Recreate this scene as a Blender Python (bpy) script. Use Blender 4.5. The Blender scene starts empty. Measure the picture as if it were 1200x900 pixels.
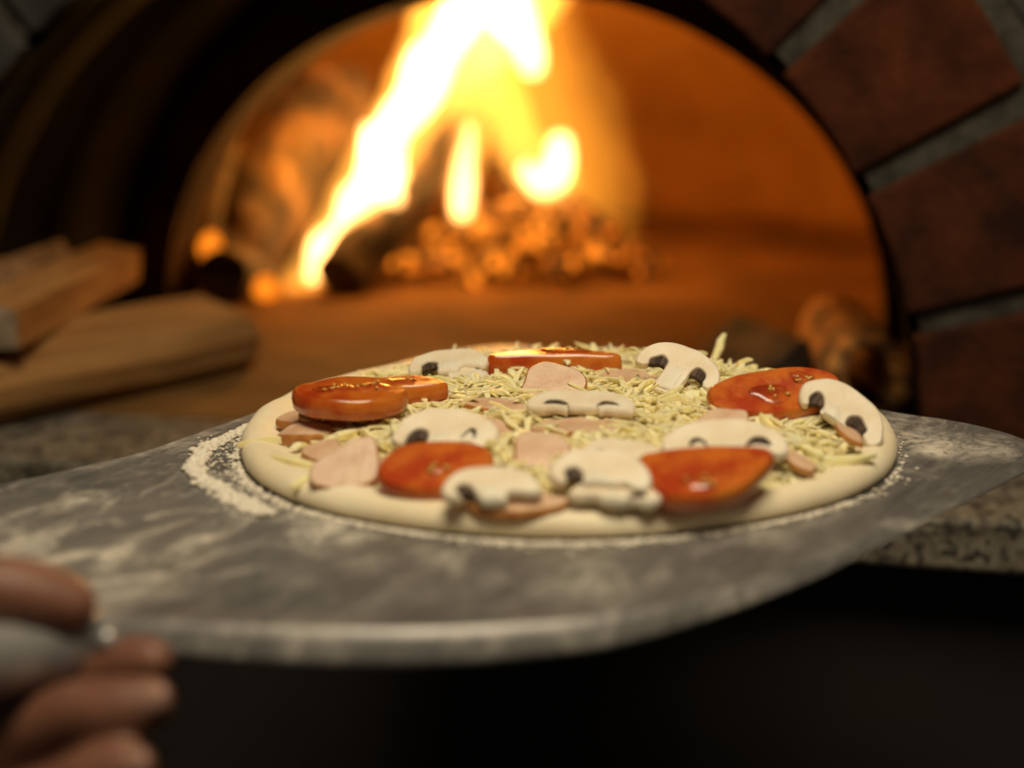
import bpy, bmesh, math, random
from mathutils import Vector, Matrix, noise
from mathutils.geometry import delaunay_2d_cdt

scene = bpy.context.scene
COL = scene.collection
R = math.radians

# ------------------------------------------------------------------ camera, world, lights, exposure
CAM_Z = 1.225
PITCH = R(13)
FPX = 1667.0
cam_d = bpy.data.cameras.new('camera')
cam_d.sensor_width = 36.0
cam_d.lens = 50.0
cam_d.clip_start = 0.02
cam_d.dof.use_dof = True
cam_d.dof.focus_distance = 0.685
cam_d.dof.aperture_fstop = 3.0
cam = bpy.data.objects.new('camera', cam_d)
COL.objects.link(cam)
cam.location = (0, 0, CAM_Z)
cam.rotation_euler = (R(90) - PITCH, 0, 0)
scene.camera = cam

world = bpy.data.worlds.new('room_light')
scene.world = world
world.use_nodes = True
bg = world.node_tree.nodes['Background']
bg.inputs['Color'].default_value = (1.0, 0.86, 0.68, 1)
bg.inputs['Strength'].default_value = 0.035

def lamp(name, kind, loc, energy, color, size, target=None):
    l = bpy.data.lights.new(name, kind)
    l.energy = energy
    l.color = color
    if kind == 'AREA':
        l.shape = 'DISK'
        l.size = size
    else:
        l.shadow_soft_size = size
    o = bpy.data.objects.new(name, l)
    COL.objects.link(o)
    o.location = loc
    if target is not None:
        o.rotation_euler = (Vector(target) - Vector(loc)).to_track_quat('-Z', 'Y').to_euler()
    return o

lamp('kitchen_ceiling_lamp', 'AREA', (0.05, 0.12, 2.30), 18.5, (1.0, 0.85, 0.61), 0.7, (0.0, 0.60, 1.05))

scene.view_settings.view_transform = 'Standard'
scene.view_settings.look = 'None'
scene.view_settings.exposure = 0.0
scene.view_settings.gamma = 1.0
scene.view_settings.use_curve_mapping = False
scene.cycles.use_denoising = True
scene.cycles.sample_clamp_indirect = 4.0

# ------------------------------------------------------------------ placing helpers
COUNTER = -0.275           # counter top below the camera
PEEL = -0.178              # top of the peel blade below the camera
YAW = R(12)
CE, SE = math.cos(YAW), math.sin(YAW)
CP, SP = math.cos(PITCH), math.sin(PITCH)

def ray(px, py):
    u = (px - 600) / FPX
    v = (450 - py) / FPX
    return Vector((u, CP + v * SP, -SP + v * CP))

def at_depth(px, py, d):
    """the point that distance in front of the lens plane"""
    return ray(px, py) * d + Vector((0, 0, CAM_Z))

def at_z(px, py, z):
    r = ray(px, py)
    return r * (z / r.z) + Vector((0, 0, CAM_Z))

def oven(e, d, z):
    """oven frame: e along the front, d into the oven, z from the camera height"""
    return Vector((e * CE + d * SE, -e * SE + d * CE, z + CAM_Z))

def n3(v, s=1.0, o=0.0):
    return noise.noise(Vector((v[0] * s + o, v[1] * s + o * 1.7, v[2] * s - o)))

# ------------------------------------------------------------------ object helpers
def make(name, verts, faces, mat=None, parent=None, smooth=True, uniq=None):
    me = bpy.data.meshes.new(name)
    me.from_pydata([tuple(v) for v in verts], [], [tuple(f) for f in faces])
    me.update()
    return link(name, me, mat, parent, smooth)

def link(name, me, mat=None, parent=None, smooth=True):
    bm = bmesh.new()
    bm.from_mesh(me)
    bmesh.ops.recalc_face_normals(bm, faces=bm.faces)
    bm.to_mesh(me)
    bm.free()
    if mat is not None:
        me.materials.append(mat)
    if smooth:
        me.polygons.foreach_set('use_smooth', [True] * len(me.polygons))
    o = bpy.data.objects.new(name, me)
    COL.objects.link(o)
    if parent is not None:
        o.parent = parent
    return o

def tag(o, label=None, cat=None, group=None, kind=None):
    if label: o['label'] = label
    if cat: o['category'] = cat
    if group: o['group'] = group
    if kind: o['kind'] = kind
    return o

def empty(name, mw, label, cat, group=None):
    o = bpy.data.objects.new(name, None)
    o.empty_display_size = 0.02
    COL.objects.link(o)
    o.matrix_world = mw
    return tag(o, label, cat, group)

def add_bevel(o, w, seg=2, ang=40):
    m = o.modifiers.new('bevel', 'BEVEL')
    m.width = w
    m.segments = seg
    m.limit_method = 'ANGLE'
    m.angle_limit = R(ang)
    return o

def tube(pts, radii, n=10, cap=True, flat=1.0, up=Vector((0, 0, 1)), jitter=0.0, seed=0):
    """ring mesh along a path"""
    V, F = [], []
    k = len(pts)
    rnd = random.Random(seed)
    for i, p in enumerate(pts):
        t = (pts[min(i + 1, k - 1)] - pts[max(i - 1, 0)]).normalized()
        a = t.cross(up)
        if a.length < 1e-4: a = t.cross(Vector((0, 1, 0)))
        a.normalize()
        b = a.cross(t)
        for j in range(n):
            w = 2 * math.pi * j / n
            r = radii[i] * (1 + jitter * rnd.uniform(-1, 1))
            V.append(p + a * math.cos(w) * r + b * math.sin(w) * r * flat)
    for i in range(k - 1):
        for j in range(n):
            F.append((i * n + j, i * n + (j + 1) % n, (i + 1) * n + (j + 1) % n, (i + 1) * n + j))
    if cap:
        F.append(tuple(range(n))[::-1])
        F.append(tuple((k - 1) * n + j for j in range(n)))
    return V, F

def spline(pts, m):
    """Catmull-Rom through tuples of any length"""
    out = []
    k = len(pts)
    for i in range(k - 1):
        p0, p1, p2, p3 = pts[max(i - 1, 0)], pts[i], pts[i + 1], pts[min(i + 2, k - 1)]
        for s in range(m):
            t = s / m
            out.append(tuple(0.5 * (2 * b + (c - a) * t + (2 * a - 5 * b + 4 * c - d) * t * t + (3 * b - a - 3 * c + d) * t ** 3)
                             for a, b, c, d in zip(p0, p1, p2, p3)))
    out.append(tuple(pts[-1]))
    return out

def closed_spline(pts, m):
    k = len(pts)
    out = []
    for i in range(k):
        p0, p1, p2, p3 = pts[i - 1], pts[i], pts[(i + 1) % k], pts[(i + 2) % k]
        for s in range(m):
            t = s / m
            out.append(tuple(0.5 * (2 * b + (c - a) * t + (2 * a - 5 * b + 4 * c - d) * t * t + (3 * b - a - 3 * c + d) * t ** 3)
                             for a, b, c, d in zip(p0, p1, p2, p3)))
    return out

# ------------------------------------------------------------------ materials
def mat(name, base, rough=0.6, metal=0.0, sss=0.0, spec=0.5, var=None, scale=40.0, bump=0.0, bump_scale=120.0,
        detail=5.0, stretch=(1, 1, 1), pos=(0.4, 0.62), sss_r=(0.01, 0.006, 0.003), coat=0.0):
    """procedural principled material: noise mixes base and var, finer noise bumps it"""
    m = bpy.data.materials.new(name)
    m.use_nodes = True
    nt = m.node_tree
    b = nt.nodes['Principled BSDF']
    b.inputs['Roughness'].default_value = rough
    b.inputs['Metallic'].default_value = metal
    b.inputs['Specular IOR Level'].default_value = spec
    b.inputs['Coat Weight'].default_value = coat
    b.inputs['Coat Roughness'].default_value = 0.12
    if sss:
        b.inputs['Subsurface Weight'].default_value = sss
        b.inputs['Subsurface Radius'].default_value = sss_r
        b.inputs['Subsurface Scale'].default_value = 1.0
    tc = nt.nodes.new('ShaderNodeTexCoord')
    mp = nt.nodes.new('ShaderNodeMapping')
    mp.inputs['Scale'].default_value = stretch
    nt.links.new(tc.outputs['Object'], mp.inputs['Vector'])
    nz = nt.nodes.new('ShaderNodeTexNoise')
    nz.inputs['Scale'].default_value = scale
    nz.inputs['Detail'].default_value = detail
    nz.inputs['Roughness'].default_value = 0.6
    nt.links.new(mp.outputs['Vector'], nz.inputs['Vector'])
    cr = nt.nodes.new('ShaderNodeValToRGB')
    cr.color_ramp.elements[0].position = pos[0]
    cr.color_ramp.elements[1].position = pos[1]
    cr.color_ramp.elements[0].color = (*base, 1)
    cr.color_ramp.elements[1].color = (*(var or base), 1)
    nt.links.new(nz.outputs['Fac'], cr.inputs['Fac'])
    nt.links.new(cr.outputs['Color'], b.inputs['Base Color'])
    if bump:
        n2 = nt.nodes.new('ShaderNodeTexNoise')
        n2.inputs['Scale'].default_value = bump_scale
        n2.inputs['Detail'].default_value = 4
        nt.links.new(mp.outputs['Vector'], n2.inputs['Vector'])
        bp = nt.nodes.new('ShaderNodeBump')
        bp.inputs['Strength'].default_value = bump
        bp.inputs['Distance'].default_value = 0.002
        nt.links.new(n2.outputs['Fac'], bp.inputs['Height'])
        nt.links.new(bp.outputs['Normal'], b.inputs['Normal'])
    return m

def emit_mat(name, color, strength):
    m = bpy.data.materials.new(name)
    m.use_nodes = True
    nt = m.node_tree
    nt.nodes.remove(nt.nodes['Principled BSDF'])
    e = nt.nodes.new('ShaderNodeEmission')
    e.inputs['Color'].default_value = (*color, 1)
    e.inputs['Strength'].default_value = strength
    nt.links.new(e.outputs[0], nt.nodes['Material Output'].inputs['Surface'])
    return m

def flame_mat(name, color, strength):
    """glowing gas: an emitting volume"""
    m = bpy.data.materials.new(name)
    m.use_nodes = True
    nt = m.node_tree
    nt.nodes.remove(nt.nodes['Principled BSDF'])
    e = nt.nodes.new('ShaderNodeEmission')
    e.inputs['Color'].default_value = (*color, 1)
    e.inputs['Strength'].default_value = strength
    nt.links.new(e.outputs[0], nt.nodes['Material Output'].inputs['Volume'])
    return m

def ember_mat(name, hot, strength, scale=60.0, lo=0.48, hi=0.66, base=(0.03, 0.02, 0.015)):
    """charred wood with glowing patches"""
    m = mat(name, base, 0.9, var=(0.05, 0.03, 0.02), scale=scale, bump=0.6)
    nt = m.node_tree
    b = nt.nodes['Principled BSDF']
    tc = nt.nodes.new('ShaderNodeTexCoord')
    nz = nt.nodes.new('ShaderNodeTexNoise')
    nz.inputs['Scale'].default_value = scale
    nz.inputs['Detail'].default_value = 3
    nt.links.new(tc.outputs['Object'], nz.inputs['Vector'])
    mr = nt.nodes.new('ShaderNodeMapRange')
    mr.inputs['From Min'].default_value = lo
    mr.inputs['From Max'].default_value = hi
    mr.inputs['To Max'].default_value = strength
    nt.links.new(nz.outputs['Fac'], mr.inputs['Value'])
    b.inputs['Emission Color'].default_value = (*hot, 1)
    nt.links.new(mr.outputs['Result'], b.inputs['Emission Strength'])
    return m

M = {}
M['brick'] = mat('red_brick', (0.032, 0.011, 0.006), 0.9, spec=0.06, var=(0.092, 0.025, 0.010), scale=22, bump=0.7, bump_scale=150, pos=(0.35, 0.65))
M['brick_b'] = mat('brown_brick', (0.025, 0.010, 0.006), 0.9, spec=0.06, var=(0.076, 0.022, 0.010), scale=25, bump=0.7, bump_scale=150, pos=(0.35, 0.65))
M['brick_c'] = mat('grey_brown_brick', (0.022, 0.015, 0.011), 0.85, spec=0.1, var=(0.07, 0.045, 0.03), scale=30, bump=0.7, bump_scale=150)
M['slate_shade'] = mat('charcoal_and_shaded_brick', (0.022, 0.022, 0.022), 0.85, spec=0.2, var=(0.045, 0.042, 0.038), scale=20, bump=0.5)  # dark outer ring bricks; also painted shade for the left arch bricks
M['mortar'] = mat('mortar', (0.036, 0.032, 0.025), 0.95, spec=0.1, var=(0.072, 0.064, 0.050), scale=50, bump=0.9, bump_scale=300)
M['soot'] = mat('soot', (0.006, 0.0045, 0.004), 0.95, spec=0.05, var=(0.012, 0.009, 0.007), scale=12, bump=0.3)
M['soot_warm'] = mat('sooted_brick', (0.035, 0.020, 0.012), 0.95, spec=0.1, var=(0.06, 0.03, 0.016), scale=12, bump=0.4)
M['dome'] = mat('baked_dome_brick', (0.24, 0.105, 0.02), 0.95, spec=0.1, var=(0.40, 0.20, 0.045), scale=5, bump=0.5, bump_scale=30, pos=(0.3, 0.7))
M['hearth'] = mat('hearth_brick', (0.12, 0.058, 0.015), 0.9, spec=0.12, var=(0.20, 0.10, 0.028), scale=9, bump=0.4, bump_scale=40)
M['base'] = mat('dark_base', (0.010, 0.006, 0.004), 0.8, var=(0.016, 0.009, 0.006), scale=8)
M['floor'] = mat('floor_tile', (0.02, 0.017, 0.014), 0.6, var=(0.03, 0.025, 0.02), scale=4)
M['wood'] = mat('split_wood', (0.19, 0.085, 0.024), 0.8, spec=0.2, var=(0.34, 0.18, 0.06), scale=14, stretch=(7, 0.7, 7), bump=0.6, bump_scale=60, pos=(0.3, 0.7))
M['wood_end'] = mat('log_end_grain', (0.20, 0.14, 0.085), 0.85, var=(0.30, 0.22, 0.14), scale=60, bump=0.5)
M['bark'] = mat('bark', (0.11, 0.065, 0.032), 0.9, var=(0.26, 0.16, 0.08), scale=40, stretch=(2, 0.6, 2), bump=1.0, bump_scale=90)
M['bark_firelit'] = mat('curled_bark_firelit', (0.10, 0.045, 0.015), 0.85, var=(0.70, 0.33, 0.08), scale=28, stretch=(1, 0.5, 1), bump=1.0, bump_scale=80, pos=(0.42, 0.56))  # orange brown bark, its orange raised to carry firelight in the colour
M['char'] = mat('charred_wood', (0.02, 0.015, 0.012), 0.9, var=(0.13, 0.085, 0.05), scale=25, bump=1.0, bump_scale=60)
M['char_brown'] = mat('scorched_wood', (0.02, 0.012, 0.008), 0.9, var=(0.15, 0.085, 0.04), scale=14, bump=1.0, bump_scale=50)
M['dough'] = mat('raw_dough', (0.80, 0.67, 0.44), 0.55, sss=0.15, var=(0.86, 0.75, 0.53), scale=25, bump=0.12, bump_scale=60)
M['sauce'] = mat('cream_sauce', (0.84, 0.80, 0.70), 0.2, sss=0.15, var=(0.85, 0.80, 0.68), scale=60, bump=0.35, bump_scale=90)
M['cheese'] = mat('grated_cheese', (0.96, 0.80, 0.38), 0.45, sss=0.5, sss_r=(0.005, 0.004, 0.002), var=(0.96, 0.87, 0.50), scale=60, bump=0.2, bump_scale=250)
M['flesh'] = mat('mushroom_flesh', (0.74, 0.59, 0.39), 0.55, sss=0.2, var=(0.86, 0.76, 0.58), scale=45, bump=0.25, bump_scale=260, pos=(0.3, 0.6))
M['gill'] = mat('mushroom_gills', (0.035, 0.02, 0.012), 0.85, var=(0.12, 0.075, 0.05), scale=420, stretch=(1, 0.12, 1), bump=0.8, bump_scale=500)
M['ham'] = mat('smoked_meat', (0.58, 0.355, 0.21), 0.45, sss=0.15, var=(0.68, 0.47, 0.31), scale=90, bump=0.3, bump_scale=200)
M['rind'] = mat('smoked_rind', (0.38, 0.14, 0.028), 0.42, sss=0.1, var=(0.55, 0.24, 0.06), scale=110, bump=0.25)
M['tomato'] = mat('tomato_flesh', (0.40, 0.042, 0.005), 0.31, sss=0.25, var=(0.56, 0.135, 0.013), scale=75, bump=0.5, bump_scale=110, sss_r=(0.012, 0.004, 0.001), coat=0.3)
M['skin_t'] = mat('tomato_skin', (0.40, 0.05, 0.005), 0.22, sss=0.3, var=(0.56, 0.17, 0.02), scale=40, sss_r=(0.012, 0.004, 0.001), coat=0.3)
M['jelly'] = mat('tomato_jelly', (0.26, 0.025, 0.004), 0.2, sss=0.3, var=(0.55, 0.12, 0.02), scale=80, bump=0.4, bump_scale=140, sss_r=(0.012, 0.004, 0.001), coat=0.3)
M['seed'] = mat('tomato_seed', (0.72, 0.38, 0.08), 0.3, sss=0.2)
M['hand'] = mat('skin', (0.155, 0.062, 0.036), 0.5, sss=0.12, var=(0.205, 0.088, 0.052), scale=70, bump=0.25, bump_scale=420)
M['nail'] = mat('fingernail', (0.28, 0.15, 0.11), 0.28, var=(0.32, 0.18, 0.135))
M['sleeve'] = mat('sleeve_cloth', (0.02, 0.02, 0.022), 0.9)
M['handle'] = mat('handle_metal', (0.30, 0.29, 0.28), 0.42, metal=0.6, var=(0.40, 0.385, 0.36), scale=60)
M['flour'] = mat('flour', (0.78, 0.70, 0.56), 0.95, var=(0.86, 0.79, 0.66), scale=200, bump=0.8, bump_scale=600)

def granite_mat():
    m = mat('granite', (0.10, 0.08, 0.057), 0.45, var=(0.24, 0.205, 0.15), scale=55, bump=0.08, pos=(0.38, 0.6), detail=6)
    nt = m.node_tree
    b = nt.nodes['Principled BSDF']
    src = b.inputs['Base Color'].links[0].from_socket
    tc = nt.nodes.new('ShaderNodeTexCoord')
    nz = nt.nodes.new('ShaderNodeTexNoise')
    nz.inputs['Scale'].default_value = 170
    nz.inputs['Detail'].default_value = 3
    nt.links.new(tc.outputs['Object'], nz.inputs['Vector'])
    cr = nt.nodes.new('ShaderNodeValToRGB')
    cr.color_ramp.elements[0].position = 0.50
    cr.color_ramp.elements[1].position = 0.62
    nt.links.new(nz.outputs['Fac'], cr.inputs['Fac'])
    mx = nt.nodes.new('ShaderNodeMix')
    mx.data_type = 'RGBA'
    nt.links.new(cr.outputs['Color'], mx.inputs[0])
    nt.links.new(src, mx.inputs[6])
    mx.inputs[7].default_value = (0.035, 0.03, 0.025, 1)
    nt.links.new(mx.outputs[2], b.inputs['Base Color'])
    return m
M['granite'] = granite_mat()

def blade_mat():
    """worn brushed metal with streaks and patches of dried flour; local x runs along the peel"""
    m = bpy.data.materials.new('floured_metal')
    m.use_nodes = True
    nt = m.node_tree
    L = nt.links.new
    b = nt.nodes['Principled BSDF']
    tc = nt.nodes.new('ShaderNodeTexCoord')
    def nz(scale, stretch, detail=6, rough=0.62, dist=0.0):
        mp = nt.nodes.new('ShaderNodeMapping')
        mp.inputs['Scale'].default_value = stretch
        L(tc.outputs['Object'], mp.inputs['Vector'])
        n = nt.nodes.new('ShaderNodeTexNoise')
        n.inputs['Scale'].default_value = scale
        n.inputs['Detail'].default_value = detail
        n.inputs['Roughness'].default_value = rough
        n.inputs['Distortion'].default_value = dist
        L(mp.outputs['Vector'], n.inputs['Vector'])
        return n.outputs['Fac']
    def ramp(f, lo, hi):
        r = nt.nodes.new('ShaderNodeMapRange')
        r.inputs['From Min'].default_value = lo
        r.inputs['From Max'].default_value = hi
        L(f, r.inputs['Value'])
        return r.outputs['Result']
    def math_(op, a, c):
        r = nt.nodes.new('ShaderNodeMath')
        r.operation = op
        r.use_clamp = True
        for i, s in enumerate((a, c)):
            if isinstance(s, float): r.inputs[i].default_value = s
            else: L(s, r.inputs[i])
        return r.outputs[0]
    streak = ramp(nz(24, (1, 1.7, 1), 8, 0.66, 0.7), 0.47, 0.72)
    blot = ramp(nz(9, (1, 1, 1), 5, 0.6, 0.5), 0.40, 0.68)
    fine = ramp(nz(260, (1, 1, 1), 3), 0.30, 0.62)
    fl = math_('MULTIPLY', math_('MULTIPLY', math_('ADD', streak, 0.22), math_('ADD', blot, 0.22)), math_('ADD', fine, 0.35))
    fl = math_('MULTIPLY', fl, 1.1)
    scr = nz(40, (0.6, 9, 1), 4)
    cr = nt.nodes.new('ShaderNodeValToRGB')
    cr.color_ramp.elements[0].position = 0.3
    cr.color_ramp.elements[1].position = 0.7
    cr.color_ramp.elements[0].color = (0.105, 0.100, 0.098, 1)
    cr.color_ramp.elements[1].color = (0.21, 0.20, 0.195, 1)
    L(scr, cr.inputs['Fac'])
    mx = nt.nodes.new('ShaderNodeMix')
    mx.data_type = 'RGBA'
    L(fl, mx.inputs[0])
    L(cr.outputs['Color'], mx.inputs[6])
    mx.inputs[7].default_value = (0.62, 0.56, 0.46, 1)
    L(mx.outputs[2], b.inputs['Base Color'])
    mt = nt.nodes.new('ShaderNodeMapRange')
    mt.inputs['To Min'].default_value = 0.55
    mt.inputs['To Max'].default_value = 0.0
    L(fl, mt.inputs['Value'])
    L(mt.outputs['Result'], b.inputs['Metallic'])
    rg = nt.nodes.new('ShaderNodeMapRange')
    rg.inputs['To Min'].default_value = 0.36
    rg.inputs['To Max'].default_value = 0.9
    L(fl, rg.inputs['Value'])
    L(rg.outputs['Result'], b.inputs['Roughness'])
    bp = nt.nodes.new('ShaderNodeBump')
    bp.inputs['Strength'].default_value = 0.25
    bp.inputs['Distance'].default_value = 0.001
    L(fl, bp.inputs['Height'])
    L(bp.outputs['Normal'], b.inputs['Normal'])
    return m
M['blade'] = blade_mat()

FIRE = (1.0, 0.41, 0.03)
M['flame'] = flame_mat('flame_gas', (1.0, 0.46, 0.14), 210)
M['flame_soft'] = flame_mat('thin_flame_gas', (1.0, 0.36, 0.035), 5.5)
M['flame_faint'] = flame_mat('faint_flame_gas', (1.0, 0.36, 0.03), 2.4)
M['flame_mid'] = flame_mat('orange_flame_gas', (1.0, 0.40, 0.05), 22)
M['ember'] = ember_mat('ember', (1.0, 0.20, 0.012), 0.9, 70, 0.48, 0.62)
M['ember_hot'] = ember_mat('hot_ember', (1.0, 0.24, 0.015), 1.7, 60, 0.44, 0.60)
M['tip_glow'] = emit_mat('glowing_tip', (1.0, 0.24, 0.012), 1.35)

# ------------------------------------------------------------------ large structure
def plate(name, outline, holes, d0, d1, m, seg=False):
    """a wall with holes: outline and holes in (e, z), thick from d0 to d1"""
    loops = [outline] + holes
    pts, edges = [], []
    for lp in loops:
        s = len(pts)
        pts += [Vector(p) for p in lp]
        edges += [(s + i, s + (i + 1) % len(lp)) for i in range(len(lp))]
    vo, eo, fo, ov, oe, of = delaunay_2d_cdt(pts, edges, [], 0, 1e-6)
    def inside(p, poly):
        c = False
        for i in range(len(poly)):
            a, b = poly[i], poly[i - 1]
            if (a[1] > p[1]) != (b[1] > p[1]) and p[0] < (b[0] - a[0]) * (p[1] - a[1]) / (b[1] - a[1]) + a[0]:
                c = not c
        return c
    fs = []
    for f in fo:
        c = sum((vo[i] for i in f), Vector((0, 0))) / len(f)
        if inside(c, outline) and not any(inside(c, h) for h in holes):
            fs.append(f)
    n = len(vo)
    V = [oven(v[0], d0, v[1]) for v in vo] + [oven(v[0], d1, v[1]) for v in vo]
    F = [tuple(f) for f in fs] + [tuple(i + n for i in reversed(f)) for f in fs]
    cnt = {}
    for f in fs:
        for i in range(len(f)):
            k = (f[i], f[(i + 1) % len(f)])
            cnt[k] = cnt.get(k, 0) + 1
    for (a, b) in cnt:
        if (b, a) not in cnt:
            F.append((b, a, a + n, b + n))
    o = make(name, V, F, m, smooth=False)
    return tag(o, kind='structure')

def box(name, e0, e1, d0, d1, z0, z1, m, parent=None):
    V = [oven(e, d, z) for z in (z0, z1) for d in (d0, d1) for e in (e0, e1)]
    F = [(0, 1, 3, 2), (4, 6, 7, 5), (0, 4, 5, 1), (2, 3, 7, 6), (0, 2, 6, 4), (1, 5, 7, 3)]
    return make(name, V, F, m, parent, smooth=False)

AC, AZ, AR = -0.316, -0.284, 0.398          # front arch
MC, MZ, MRX, MRZ = -0.306, -0.266, 0.379, 0.329   # oven mouth
FRONT, MOUTH = 1.0, 1.42

def arch_pts(c, z, rx, rz, n, foot=COUNTER):
    pts = [(c + rx * math.cos(math.pi * i / n), max(z + rz * math.sin(math.pi * i / n), foot)) for i in range(n + 1)]
    return pts

# room floor and the dark base under the counter
tag(make('floor', [(-3, -2, 0), (3, -2, 0), (3, 3, 0), (-3, 3, 0), (-3, -2, -0.05), (3, -2, -0.05), (3, 3, -0.05), (-3, 3, -0.05)],
         [(0, 1, 2, 3), (7, 6, 5, 4), (0, 4, 5, 1), (1, 5, 6, 2), (2, 6, 7, 3), (3, 7, 4, 0)], M['floor'], smooth=False), kind='structure')
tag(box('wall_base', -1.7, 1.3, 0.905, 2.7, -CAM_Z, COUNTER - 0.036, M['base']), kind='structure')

# granite counter in front of and under the arch
cnt = box('granite_countertop', -1.7, 1.3, 0.866, FRONT - 0.001, COUNTER - 0.035, COUNTER, M['granite'])
add_bevel(cnt, 0.004, 2)
tag(cnt, 'speckled grey brown granite counter slab running along the front of the brick oven', 'countertop')

# hearth floor behind it
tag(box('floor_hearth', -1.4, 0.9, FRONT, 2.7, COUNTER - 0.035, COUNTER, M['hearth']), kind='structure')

# front wall: recessed mortar that the arch bricks are laid in
hole = arch_pts(AC, AZ, AR + 0.006, AR + 0.006, 64)
wf = plate('wall_front', [(-1.7, COUNTER), (AC - 0.404, COUNTER), *reversed(hole[1:-1]), (AC + 0.404, COUNTER), (1.3, COUNTER), (1.3, 0.75), (-1.7, 0.75)],
           [], FRONT + 0.006, FRONT + 0.11, M['mortar'])

def voussoir(name, a0, a1, r0, r1, d0, d1, m, seed):
    rnd = random.Random(seed)
    n = 4
    V = []
    j = lambda s: rnd.uniform(-s, s)
    off = j(0.0025)
    tw = j(0.003)
    for d in (d0 + off, d1):
        for r in (r0, r1):
            for i in range(n + 1):
                a = a0 + (a1 - a0) * i / n
                rr = r + j(0.0012)
                aa = a + j(0.0012) / r
                V.append(oven(AC + rr * math.cos(aa), d + (tw * (i / n - .5) if d != d1 else 0) + j(0.0006), max(AZ + rr * math.sin(aa), COUNTER + 0.001)))
    k = n + 1
    ix = lambda s, q, i: (s * 2 + q) * k + i
    F = []
    for i in range(n):
        F.append((ix(0, 0, i), ix(0, 0, i + 1), ix(0, 1, i + 1), ix(0, 1, i)))
        F.append((ix(1, 0, i), ix(1, 1, i), ix(1, 1, i + 1), ix(1, 0, i + 1)))
        F.append((ix(0, 0, i), ix(1, 0, i), ix(1, 0, i + 1), ix(0, 0, i + 1)))
        F.append((ix(0, 1, i), ix(0, 1, i + 1), ix(1, 1, i + 1), ix(1, 1, i)))
    F.append((ix(0, 0, 0), ix(0, 1, 0), ix(1, 1, 0), ix(1, 0, 0)))
    F.append((ix(0, 0, n), ix(1, 0, n), ix(1, 1, n), ix(0, 1, n)))
    o = make(name, V, F, m, wf, smooth=False)
    add_bevel(o, 0.0035, 2, 50)
    return o

STEP = R(14.65)
A0 = R(15.0)
gap = 0.0085
for i in range(-1, 12):
    a0, a1 = A0 + STEP * i, A0 + STEP * (i + 1)
    a0 = max(a0, R(0.0))
    if a1 > R(182): a1 = R(181)
    if a1 - a0 < R(4): continue
    mm = [M['brick_b'], M['brick'], M['brick_b'], M['brick_c']][min(max(i, 0), 3)] if i < 4 else M['slate_shade']  # past the crown the dark colour stands in for shadow on the bricks
    if i in (0, 1): mm = M['brick'] if i == 1 else M['brick_b']
    voussoir('brick', a0 + gap / 0.45, a1 - gap / 0.45, AR, AR + 0.123, FRONT, FRONT + 0.105, mm, 40 + i)
S2 = R(11.2)
for i in range(0, 17):
    a0, a1 = R(-2) + S2 * i, R(-2) + S2 * (i + 1)
    a0, a1 = max(a0, R(0.3)), min(a1, R(180))
    if a1 - a0 < R(3): continue
    voussoir('brick', a0 + gap / 0.6, a1 - gap / 0.6, AR + 0.140, AR + 0.262, FRONT + 0.002, FRONT + 0.105, M['slate_shade'], 90 + i)

# sooty tunnel between the front arch and the oven mouth
n = 48
tin, tou = arch_pts(AC, AZ, AR + 0.010, AR + 0.010, n), arch_pts(AC, AZ, AR + 0.05, AR + 0.05, n)
V, F = [], []
for d in (FRONT + 0.111, MOUTH - 0.001):
    V += [oven(p[0], d, p[1]) for p in tin]
    V += [oven(p[0], d, p[1]) for p in tou]
k = n + 1
for i in range(n):
    F += [(i, i + 1, 2 * k + i + 1, 2 * k + i), (k + i, 3 * k + i, 3 * k + i + 1, k + i + 1), (i, k + i, k + i + 1, i + 1), (2 * k + i, 2 * k + i + 1, 3 * k + i + 1, 3 * k + i)]
F += [(0, 2 * k, 3 * k, k), (n, k + n, 3 * k + n, 2 * k + n)]
tag(make('wall_vestibule', V, F, M['soot']), kind='structure')

lin, lou = arch_pts(AC, AZ, AR - 0.0015, AR - 0.0015, n), arch_pts(AC, AZ, AR - 0.0005, AR - 0.0005, n)
V, F = [], []
for d in (FRONT + 0.014, FRONT + 0.112):
    V += [oven(p[0], d, p[1]) for p in lin]
    V += [oven(p[0], d, p[1]) for p in lou]
for i in range(n):
    F += [(i, i + 1, 2 * k + i + 1, 2 * k + i), (k + i, 3 * k + i, 3 * k + i + 1, k + i + 1), (i, k + i, k + i + 1, i + 1), (2 * k + i, 2 * k + i + 1, 3 * k + i + 1, 3 * k + i)]
F += [(0, 2 * k, 3 * k, k), (n, k + n, 3 * k + n, 2 * k + n)]
tag(make('trim_1', V, F, M['soot']), kind='structure')

# oven mouth
mh = arch_pts(MC, MZ, MRX, MRZ, 64)
plate('wall_mouth', [(-1.3, COUNTER), (MC - MRX, COUNTER), *reversed(mh[1:-1]), (MC + MRX, COUNTER), (0.75, COUNTER), (0.75, 0.45), (-1.3, 0.45)],
      [], MOUTH, MOUTH + 0.075, M['soot_warm'])

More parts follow.
